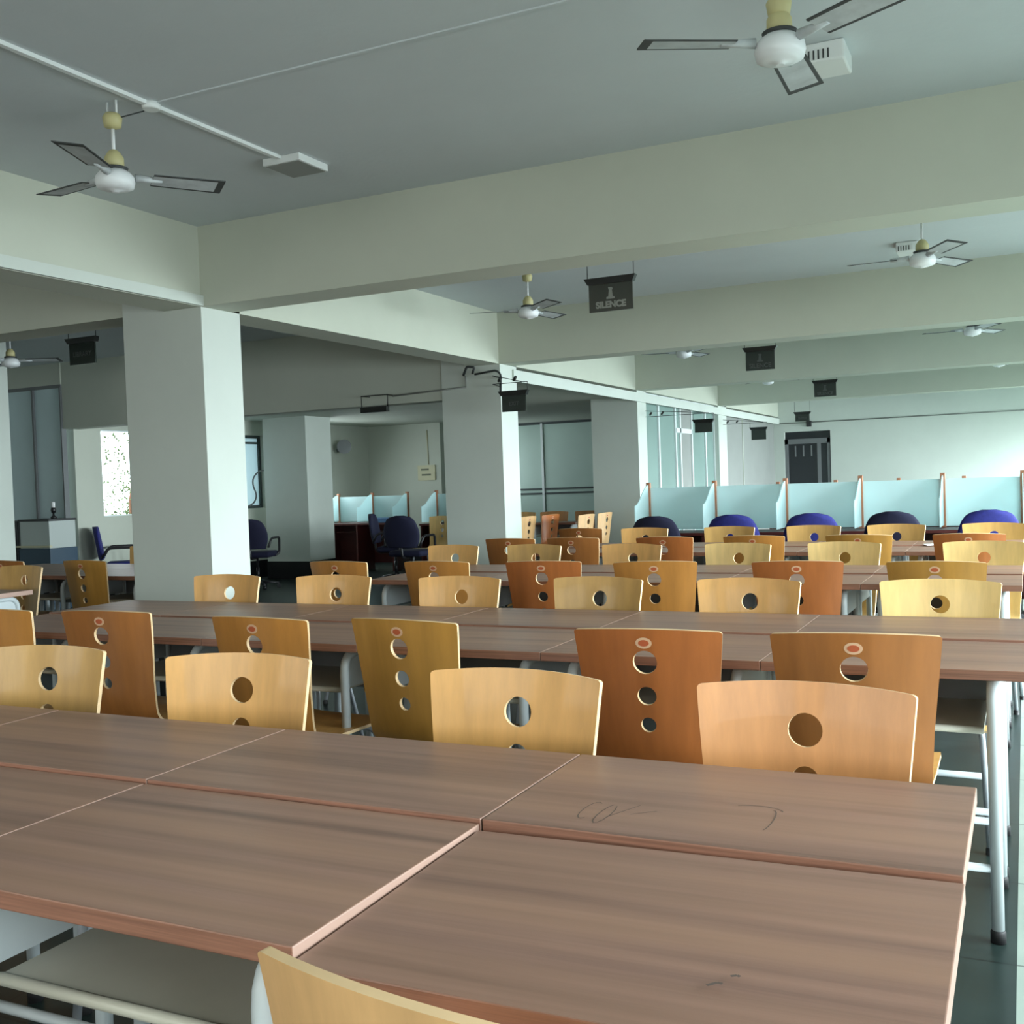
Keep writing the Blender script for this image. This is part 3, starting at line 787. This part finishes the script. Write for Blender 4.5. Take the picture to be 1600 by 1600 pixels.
# ------------------------------------------------------------------ blue task chairs
def task_chair(x, y, rz, label, fabric='blue_fabric', group=None, arms=True):
    t = thing('office_chair', label, 'chair', (x, y, 0), R(rz), group)
    bm = NB()
    for k in range(5):
        a = R(72*k+18); tube(bm, [(0, 0, 0.10), (0.27*math.cos(a), 0.27*math.sin(a), 0.065)], [0.024, 0.014], 8)
    lathe(bm, [(0.035, 0.07), (0.035, 0.13)], (0, 0, 0), 14); obj('base', bm, 'black_plastic', t)
    for k in range(5):
        a = R(72*k+18); bm = NB(); c = (0.27*math.cos(a), 0.27*math.sin(a), 0.026)
        tube(bm, [(c[0]-0.018*math.sin(a), c[1]+0.018*math.cos(a), 0.026), (c[0]+0.018*math.sin(a), c[1]-0.018*math.cos(a), 0.026)], 0.026, 12); obj('caster', bm, 'black_plastic', t)
    bm = NB(); lathe(bm, [(0.022, 0.12), (0.022, 0.28), (0.014, 0.28), (0.014, 0.42)], (0, 0, 0), 14); obj('gas_lift', bm, 'black_plastic', t)
    bm = NB(); box(bm, -0.23, 0.23, -0.21, 0.23, 0.42, 0.50, bev=0.035)
    for f in bm.faces: f.smooth = True
    obj('seat', bm, fabric, t)
    # curved backrest with rounded head
    bm = NB(); n, m = 18, 22; A = []; Bk = []
    for j in range(m+1):
        q = j/m; z = 0.54+0.40*q
        hw = 0.20+0.045*math.sin(math.pi*min(1, q*1.2))
        if q > 0.70: hw *= (1-0.93*((q-0.70)/0.30)**3.2)**0.5
        ra = []; rb = []
        for i in range(n+1):
            u = -1+2*i/n
            yb = -0.235-0.06*q-0.03*(1-u*u)
            zz = z
            ra.append(bm.verts.new((u*hw, yb+0.022*(1-u**4), zz))); rb.append(bm.verts.new((u*hw, yb-0.022*(1-u**4)-0.012, zz)))
        A.append(ra); Bk.append(rb)
    for j in range(m):
        for i in range(n):
            f = bm.faces.new((A[j][i], A[j][i+1], A[j+1][i+1], A[j+1][i])); f.smooth = True
            f = bm.faces.new((Bk[j][i], Bk[j+1][i], Bk[j+1][i+1], Bk[j][i+1])); f.smooth = True
        for i in (0, n): bm.faces.new((A[j][i], Bk[j][i], Bk[j+1][i], A[j+1][i]))
    for j in (0, m):
        for i in range(n): bm.faces.new((A[j][i], A[j][i+1], Bk[j][i+1], Bk[j][i]))
    obj('backrest', bm, fabric, t)
    bm = NB(); tube(bm, [(0, -0.05, 0.41), (0, -0.26, 0.41), (0, -0.29, 0.62)], 0.016, 8, fillet=0.06); obj('back_support', bm, 'black_plastic', t)
    if arms:
        for s in (-1, 1):
            bm = NB(); tube(bm, [(s*0.24, -0.25, 0.56), (s*0.265, -0.18, 0.68), (s*0.27, 0.12, 0.68), (s*0.25, 0.17, 0.46), (s*0.20, 0.10, 0.43)], 0.016, 8, fillet=0.05); obj('armrest', bm, 'black_plastic', t)
    return t
BC = [(-0.30, 'blue_fabric'), (-0.99, 'navy_fabric'), (-1.70, 'blue_fabric'), (-2.38, 'blue_fabric'), (-3.08, 'navy_fabric')]
for k, (x, fb) in enumerate(BC):
    task_chair(x, 9.72+0.03*(k % 2), [6, -5, 4, 0, -3][k], '%s office chair, %s from the right in front of the glass booths' % ('Royal blue' if fb == 'blue_fabric' else 'Dark navy', ORD[k]), fb, 'office chairs at the glass booths', arms=False)
task_chair(-10.02, 9.72, -46, 'Blue armchair seen from the side below the bright left window')
task_chair(-6.98, 11.5, 5, 'Large dark blue office chair back left of the second column', 'navy_fabric', arms=True)
task_chair(-7.75, 12.35, -70, 'Dark office chair turned sideways beside the booth desk', 'navy_fabric')
task_chair(-9.3, 11.35, 20, 'Dark blue armchair glimpsed between the two left columns', 'navy_fabric')
# things on booth desk / walls of the low room
bm = NB(); box(bm, -0.17, 0.17, -0.13, 0.13, 0, 0.075, bev=0.008); o = obj('document_tray', bm, 'tray_blue', None, (-9.0, 14.0, 0.75)); tag(o, 'Blue tray on the booth desk in the low side room', 'tray')
tt = thing('wall_notice', 'Yellowed notice board with two dark lines on the low room wall', 'notice', (-9.28, 15.885, 1.39))
bx('board', 'notice_cream', (-0.17, 0.17, -0.012, 0.012, 0, 0.26), tt)
bx('text_line', 'notice_ink', (-0.10, 0.05, -0.016, -0.012, 0.17, 0.20), tt); bx('text_line', 'notice_ink', (-0.09, 0.09, -0.016, -0.012, 0.08, 0.11), tt)
bm = NB(); tube(bm, [(-9.24, 15.89, 1.66), (-9.25, 15.89, 2.25)], 0.008, 6); o = obj('wall_cable', bm, 'notice_cream'); tag(o, 'Thin cable running down to the yellowed notice', 'cable')
tt = thing('wall_fan', 'Small grey wall fan high on the window wall behind the column', 'fan', (XL, 14.95, 1.95))
bm = NB(); tube(bm, [(0.0, 0, 0), (0.16, 0, 0.02)], 0.03, 10); obj('bracket', bm, 'modesty_steel', tt)
bm = NB(); tube(bm, [(0.16, -0.03, 0.05), (0.22, -0.11, 0.05)], [0.10, 0.12], 20); obj('cage', bm, 'modesty_steel', tt)

# loose cable hanging at the second left window
bm = NB(); tube(bm, [(XL+0.03, 12.98, 1.62), (XL+0.05, 12.80, 1.60), (XL+0.06, 12.66, 1.50), (XL+0.06, 12.66, 1.38), (XL+0.06, 12.74, 1.26), (XL+0.05, 12.70, 1.14), (XL+0.04, 12.58, 1.09)], 0.012, 8, fillet=0.08)
o = obj('hanging_cable', bm, 'modesty_steel'); tag(o, 'Curly grey cable hanging in front of the frosted left window', 'cable')

# ------------------------------------------------------------------ cabinets in the left bay
bm = NB(); box(bm, -0.2, 0.2, -0.2, 0.2, 0, 1.05, bev=0.006)
t = thing('black_cabinet', 'Black floor cabinet beside the left column, under the blue partition', 'cabinet', (-11.0, 9.02, 0)); obj('body', bm, 'cabinet_black', t)
bx('door', 'cabinet_black', (-0.18, 0.18, -0.215, -0.201, 0.06, 0.98), t, 0.003); bx('handle', 'alu_dark', (0.13, 0.15, -0.23, -0.215, 0.5, 0.62), t)
t = thing('display_cabinet', 'Glass-fronted grey cabinet with navy lower half', 'cabinet', (-10.52, 9.02, 0))
bx('body', 'cabinet_navy', (-0.26, 0.26, -0.2, 0.2, 0, 0.72), t, 0.004); bx('glass_case', 'cabinet_grey', (-0.25, 0.25, -0.19, 0.19, 0.72, 1.04), t, 0.003)
bm = NB(); box(bm, -0.26, 0.26, -0.2, 0.2, 1.04, 1.065); box(bm, -0.26, -0.24, -0.2, -0.18, 0.72, 1.04); obj('frame', bm, 'cabinet_black', t)
bx('ledge', 'notice_cream', (-0.27, 0.29, -0.23, -0.19, 0.735, 0.755), t)
t = thing('desk_lamp', 'Small black and white banded lamp standing on the glass cabinet', 'lamp', (-10.36, 8.98, 1.065))
bm = NB(); lathe(bm, [(0.035, 0), (0.035, 0.02), (0.012, 0.04), (0.012, 0.07)]); obj('base', bm, 'black_plastic', t)
bm = NB(); lathe(bm, [(0.024, 0.07), (0.03, 0.10), (0.024, 0.13)]); obj('body', bm, 'black_plastic', t)
bm = NB(); lathe(bm, [(0.02, 0.13), (0.022, 0.19), (0.014, 0.20)]); obj('shade', bm, 'paper_white', t)

# paper on the fourth row
bm = NB(); prism(bm, [(-0.62, 7.86, 0.7575), (-0.52, 7.95, 0.7575), (-0.54, 8.10, 0.7575), (-0.66, 8.02, 0.7575)], (0, 0, 0.001)); o = obj('paper_sheet', bm, 'paper_white'); tag(o, 'Loose white paper sheet lying on the fourth table row', 'paper')

# ------------------------------------------------------------------ hanging signs
FONT = bpy.data.fonts.load('<builtin>') if False else None
def text_mesh(s, size, m, parent, loc, bold=0.0, ext=0.0015):
    cu = bpy.data.curves.new('lettering', 'FONT'); cu.body = s; cu.size = size; cu.align_x = 'CENTER'; cu.align_y = 'CENTER'; cu.extrude = ext; cu.offset = bold
    ob = bpy.data.objects.new('lettering_tmp', cu); C.objects.link(ob)
    dg = bpy.context.evaluated_depsgraph_get(); me = bpy.data.meshes.new_from_object(ob.evaluated_get(dg))
    bpy.data.objects.remove(ob); me.materials.clear(); me.materials.append(M_(m))
    o = bpy.data.objects.new('lettering', me); C.objects.link(o); o.parent = parent; o.location = loc; o.rotation_euler = (R(90), 0, 0); return o
def sign(x0, x1, y, z0, z1, text, label, logo=True, hang=CZ, dark=False, wall=False):
    cx, w_, h = (x0+x1)/2, x1-x0, z1-z0
    t = thing('hanging_sign', label, 'sign', (cx, y, z0))
    face, let = ('sign_face_dark', 'sign_letter_dark') if dark else ('sign_face', 'sign_letter')
    bx('sign_board', face, (-w_/2, w_/2, -0.006, 0.006, 0, h), t)
    bm = NB(); prism(bm, [(-w_/2-0.03, -0.03, h+0.035), (w_/2+0.03, -0.03, h+0.035), (w_/2+0.005, -0.02, h-0.01), (-w_/2-0.005, -0.02, h-0.01)], (0, 0.05, 0)); obj('top_bar', bm, 'sign_black', t)
    if text: text_mesh(text, h*0.30, let, t, (0, -0.008, h*(0.22 if logo else 0.45)), bold=0.003 if not dark else 0.001)
    if logo:
        bm = NB(); q = h*0.40; z = h*0.42; y_ = -0.0095
        # hushing figure: head, shoulders and pedestal
        prism(bm, [(-q*0.38, y_, z), (q*0.38, y_, z), (q*0.38, y_, z+q*0.16), (q*0.2, y_, z+q*0.2), (q*0.14, y_, z+q*0.75), (q*0.22, y_, z+q*0.9), (q*0.1, y_, z+q), (-q*0.2, y_, z+q), (-q*0.14, y_, z+q*0.75), (-q*0.2, y_, z+q*0.2), (-q*0.38, y_, z+q*0.16)], (0, 0.003, 0))
        obj('emblem', bm, let, t)
    if not wall:
        for s in (-1, 1):
            bm = NB(); tube(bm, [(s*(w_/2+0.01), 0, h+0.03), (s*(w_/2+0.01), 0, hang-z0)], 0.003, 6); obj('hanger_wire', bm, 'cable_dark', t)
    return t
sign(-2.80, -2.47, 7.2, 2.495, 2.70, 'SILENCE', 'Grey SILENCE sign hanging nearest, over the hall centre')
sign(-2.62, -2.32, 11.2, 2.38, 2.585, 'SILENCE', 'Second SILENCE sign, smaller, hanging in the third bay', dark=True)
sign(-2.66, -2.36, 15.45, 2.35, 2.545, 'SILENCE', 'Third SILENCE sign, hanging in front of the farthest beam', dark=True)
sign(-3.72, -3.47, 19.6, 2.215, 2.35, 'SILENCE', 'Farthest small dark sign hanging above the end doorway', logo=False, dark=True)
def wall_sign(x0, x1, y, z0, z1, text, label):
    t = sign(x0, x1, y, z0, z1, text, label, logo=False, dark=True, wall=True)
    h = z1-z0; w_ = x1-x0; cx = (x0+x1)/2; bxm = -4.53-cx
    bm = NB()
    for s in (-1, 1): tube(bm, [(s*(w_/2+0.02), 0, h+0.03), (s*(w_/2+0.02), 0, h+0.11)], 0.003, 6)
    tube(bm, [(bxm, 0, h+0.11), (w_/2+0.02, 0, h+0.11)], 0.004, 6); tube(bm, [(bxm, 0, h+0.19), (w_/2-0.04, 0, h+0.115)], 0.004, 6)
    if y < 9.2: tube(bm, [(bxm, 0, h+0.11), (bxm-0.05, 0.24, h+0.11)], 0.005, 6); tube(bm, [(bxm, 0, h+0.19), (bxm-0.05, 0.24, h+0.19)], 0.005, 6)
    obj('bracket', bm, 'sign_black', t)
    for p in (0.1, 0.26):
        bm = NB(); tube(bm, [(bxm+p-0.03, -0.02, h+0.13), (bxm+p, -0.04, h+0.16)], 0.014, 8); obj('hook', bm, 'sign_black', t)
    return t
wall_sign(-4.44, -4.19, 9.06, 1.965, 2.125, 'EXIT', 'Black EXIT sign bracketed off the second column')
wall_sign(-3.86, -3.63, 13.55, 1.86, 1.995, '', 'Small dark sign bracketed off the third column')
wall_sign(-4.06, -3.82, 17.6, 1.86, 2.03, '', 'Small dark sign bracketed off the fourth column')
sign(-7.55, -7.24, 6.8, 2.465, 2.66, 'LIBRARY', 'Dark sign hanging at far left beyond the big column', logo=False, dark=True)
t = thing('sign_frame', 'Black empty sign frame hanging under the dark bulkhead', 'sign', (-5.93, 9.16, 2.06))
bx('bar', 'sign_black', (-0.155, 0.155, -0.03, 0.03, 0, 0.055), t)
bm = NB(); tube(bm, [(-0.155, 0, 0.05), (-0.16, 0, 0.17), (0.16, 0, 0.17), (0.155, 0, 0.05)], 0.006, 6); tube(bm, [(-0.14, 0, 0.17), (-0.14, 0.135, 0.17)], 0.005, 6); tube(bm, [(0.14, 0, 0.17), (0.14, 0.135, 0.17)], 0.005, 6); obj('hanger', bm, 'sign_black', t)
bm = NB(); tube(bm, [(-5.78, 9.27, 2.22), (-4.93, 9.27, 2.25), (-4.93, 9.27, 2.36)], 0.009, 6); o = obj('wall_cable', bm, 'grey_panel'); tag(o, 'Grey conduit running along the dark bulkhead to the column', 'conduit')
bm = NB(); tube(bm, [(-4.93, 9.22, 2.36), (-4.88, 9.2, 2.44), (-4.80, 9.21, 2.43), (-4.83, 9.22, 2.37)], 0.012, 8, fillet=0.02); tube(bm, [(-4.80, 9.21, 2.36), (-4.57, 9.22, 2.385), (-4.52, 9.22, 2.34), (-4.53, 9.22, 2.17)], 0.010, 8, fillet=0.03)
o = obj('cable_loop', bm, 'cable_dark'); tag(o, 'Black cable loops at the top of the second column', 'cable')
bm = NB(); box(bm, -0.05, 0.05, -0.05, 0.02, 0, 0.12, bev=0.01); o = obj('speaker', bm, 'black_plastic', None, (-3.94, YE-0.02, 2.22)); tag(o, 'Small black speaker on the wall above the end doorway', 'speaker')

# ------------------------------------------------------------------ ceiling fans
def blade_bm(ang, L=0.445):
    bm = NB(); n = 10; tilt = R(9)
    def pt(r, s, dz): 
        wv = 0.05+0.012*(r/L); y = s*wv; z = -math.sin(tilt)*y+dz
        p = Vector((r, y*math.cos(tilt), z)); return Matrix.Rotation(ang, 3, 'Z') @ p
    S = [(-1, 1), (-0.80, 0), (0.80, 0), (1, 1)]
    for dz, flip in ((0.002, False), (-0.002, True)):
        G_ = []
        for i in range(n+1):
            r = 0.15+(L-0.15)*i/n
            G_.append([bm.verts.new(pt(r, s, dz)) for s in (-1, -0.8, 0.8, 1)])
        for i in range(n):
            for j in range(3):
                q = (G_[i][j], G_[i+1][j], G_[i+1][j+1], G_[i][j+1])
                f = bm.faces.new(q if not flip else q[::-1]); f.material_index = 1 if (j != 1 or i == n-1) else 0
        if not flip: top = G_
        else:
            per = lambda g: [g[i][0] for i in range(n+1)]+[g[n][j] for j in (1, 2)]+[g[i][3] for i in range(n, -1, -1)]+[g[0][j] for j in (2, 1)]
            a, b = per(top), per(G_)
            for k in range(len(a)):
                f = bm.faces.new((a[k], a[(k+1) % len(a)], b[(k+1) % len(b)], b[k])); f.material_index = 1
    return bm
def fan(x, y, zh, ang, label, group='ceiling fans in the hall', drop=0.0):
    t = thing('ceiling_fan', label, 'ceiling fan', (x, y, 0), 0, group)
    bm = NB(); tube(bm, [(-0.025, 0, CZ), (-0.025, 0, CZ-0.05), (0.025, 0, CZ-0.05), (0.025, 0, CZ)], 0.005, 6); obj('ceiling_hook', bm, 'conduit_white', t)
    bm = NB(); lathe(bm, [(0.012, 0.0), (0.034, 0.008), (0.040, 0.045), (0.030, 0.062), (0.012, 0.065)], (0, 0, CZ-0.115-drop)); obj('canopy', bm, 'fan_cream', t)
    bm = NB(); lathe(bm, [(0.0075, 0), (0.0075, CZ-0.10-zh-0.10)], (0, 0, zh+0.10), 12); obj('downrod', bm, 'fan_white', t)
    bm = NB(); lathe(bm, [(0.040, 0), (0.039, 0.045), (0.024, 0.070), (0.013, 0.078)], (0, 0, zh+0.060)); obj('lower_cover', bm, 'fan_cream', t)
    bm = NB(); lathe(bm, [(0.05, 0), (0.055, 0.012), (0.04, 0.016)], (0, 0, zh+0.052)); obj('collar', bm, 'fan_dirt', t)
    bm = NB(); lathe(bm, [(0.013, -0.038), (0.018, -0.031), (0.046, -0.029), (0.074, -0.018), (0.080, 0.006), (0.077, 0.026), (0.064, 0.042), (0.045, 0.056)], (0, 0, zh)); obj('motor', bm, 'fan_white', t)
    for k in range(3):
        a = R(ang+120*k)
        bm = blade_bm(a); bm.transform(Matrix.Translation((0, 0, zh+0.028)))
        b = obj('blade', bm, ['fan_blade', 'fan_dirt'], t)
        bm = NB(); tube(bm, [(0.08*math.cos(a), 0.08*math.sin(a), zh+0.03), (0.19*math.cos(a), 0.19*math.sin(a), zh+0.03)], [0.018, 0.010], 8); obj('blade_arm', bm, 'fan_blade', b)
    return t
fan(-3.39, 3.33, 2.60, 54, 'Ceiling fan at upper left, beside the white ceiling conduit')
fan(-0.67, 3.45, 2.62, 210, 'Ceiling fan cut by the top edge of the photo, upper right', drop=0.095)
fan(-0.55, 7.15, 2.58, 60, 'Ceiling fan in the second bay at right, before the second beam')
fan(-3.40, 7.45, 2.58, 80, 'Ceiling fan in the second bay left of the SILENCE sign')
fan(-3.20, 10.9, 2.57, 76, 'Ceiling fan in the third bay, left of the second SILENCE sign')
fan(-0.43, 11.2, 2.58, 58, 'Ceiling fan in the third bay at the right edge')
fan(-3.25, 15.2, 2.585, 20, 'Tiny far ceiling fan between the second and third SILENCE signs')
fan(-0.28, 15.2, 2.60, 70, 'Tiny far ceiling fan at the right edge of the fourth bay')
fan(-8.3, 6.8, 2.54, 30, 'Ceiling fan at the far left edge behind the column')

# conduit, junction box and boxes on the ceiling
t = thing('ceiling_conduit', 'White conduit running along the ceiling to the square box', 'conduit', (0, 0, 0))
bm = NB(); box(bm, -3.282, -3.258, -0.5, 4.29, CZ-0.016, CZ); obj('conduit_run', bm, 'conduit_white', t)
bm = NB(); box(bm, -3.258, -0.9, 3.425, 3.441, CZ-0.006, CZ); obj('cross_run', bm, 'ceiling_paint', t)
bm = NB(); lathe(bm, [(0.032, -0.028), (0.038, -0.022), (0.038, 0)], (-3.27, 3.43, CZ), 20); obj('junction_box', bm, 'conduit_white', t)
bm = NB(); tube(bm, [(-3.36, 3.34, CZ-0.07), (-3.33, 3.36, CZ-0.06), (-3.29, 3.41, CZ-0.035)], 0.003, 6); obj('fan_lead', bm, 'cable_dark', t)
t = thing('ceiling_box', 'Square white box fixed to the ceiling at the conduit end', 'ceiling box', (-3.26, 4.40, 0))
bm = NB(); box(bm, -0.11, 0.11, -0.12, 0.12, CZ-0.035, CZ, bev=0.003); obj('housing', bm, 'conduit_white', t)
bm = NB(); box(bm, -0.10, 0.10, -0.11, 0.11, CZ-0.038, CZ-0.034); obj('cover', bm, 'grey_panel', t)
def vent_box(x, y, label):
    t = thing('vented_box', label, 'ceiling box', (x, y, 0))
    bm = NB(); box(bm, -0.075, 0.075, -0.10, 0.10, CZ-0.075, CZ, bev=0.008); obj('housing', bm, 'conduit_white', t)
    bm = NB()
    for k in range(5): box(bm, -0.06+k*0.018, -0.054+k*0.018, -0.103, -0.099, CZ-0.065, CZ-0.03)
    obj('vent_slots', bm, 'fan_dirt', t)
vent_box(-0.66, 4.35, 'Vented white box on the ceiling behind the upper right fan')
vent_box(-0.74, 8.35, 'Vented white box on the ceiling of the second bay')

# ------------------------------------------------------------------ tree outside the left window
bm = NB()
tube(bm, [(-12.6, 12.4, 0), (-12.7, 12.5, 1.2), (-12.5, 12.6, 2.4)], [0.05, 0.04, 0.02], 8)
t = thing('garden_tree', 'Leafy tree outside the bright left window', 'tree', (0, 0, 0))
bm.transform(Matrix.Translation((0, 0, 0))); obj('trunk', bm, 'carrel_wood', t)
bm = NB()
for k in range(2200):
    z = 0.6 + 2.0*random.random()**2.1
    c = Vector((-12.65+random.gauss(0, 0.35), 12.75+random.gauss(0, 0.45)+(0.15 if z > 1.5 else 0), z))
    d = Vector((random.gauss(0, 1), random.gauss(0, 1), random.gauss(0, 1))).normalized(); e2 = d.orthogonal().normalized()
    L_ = random.uniform(0.015, 0.04)
    vs = [bm.verts.new(c+d*L_), bm.verts.new(c+e2*L_*0.45), bm.verts.new(c-d*L_), bm.verts.new(c-e2*L_*0.45)]
    bm.faces.new(vs)
o = obj('foliage', bm, 'leaf_green', t)
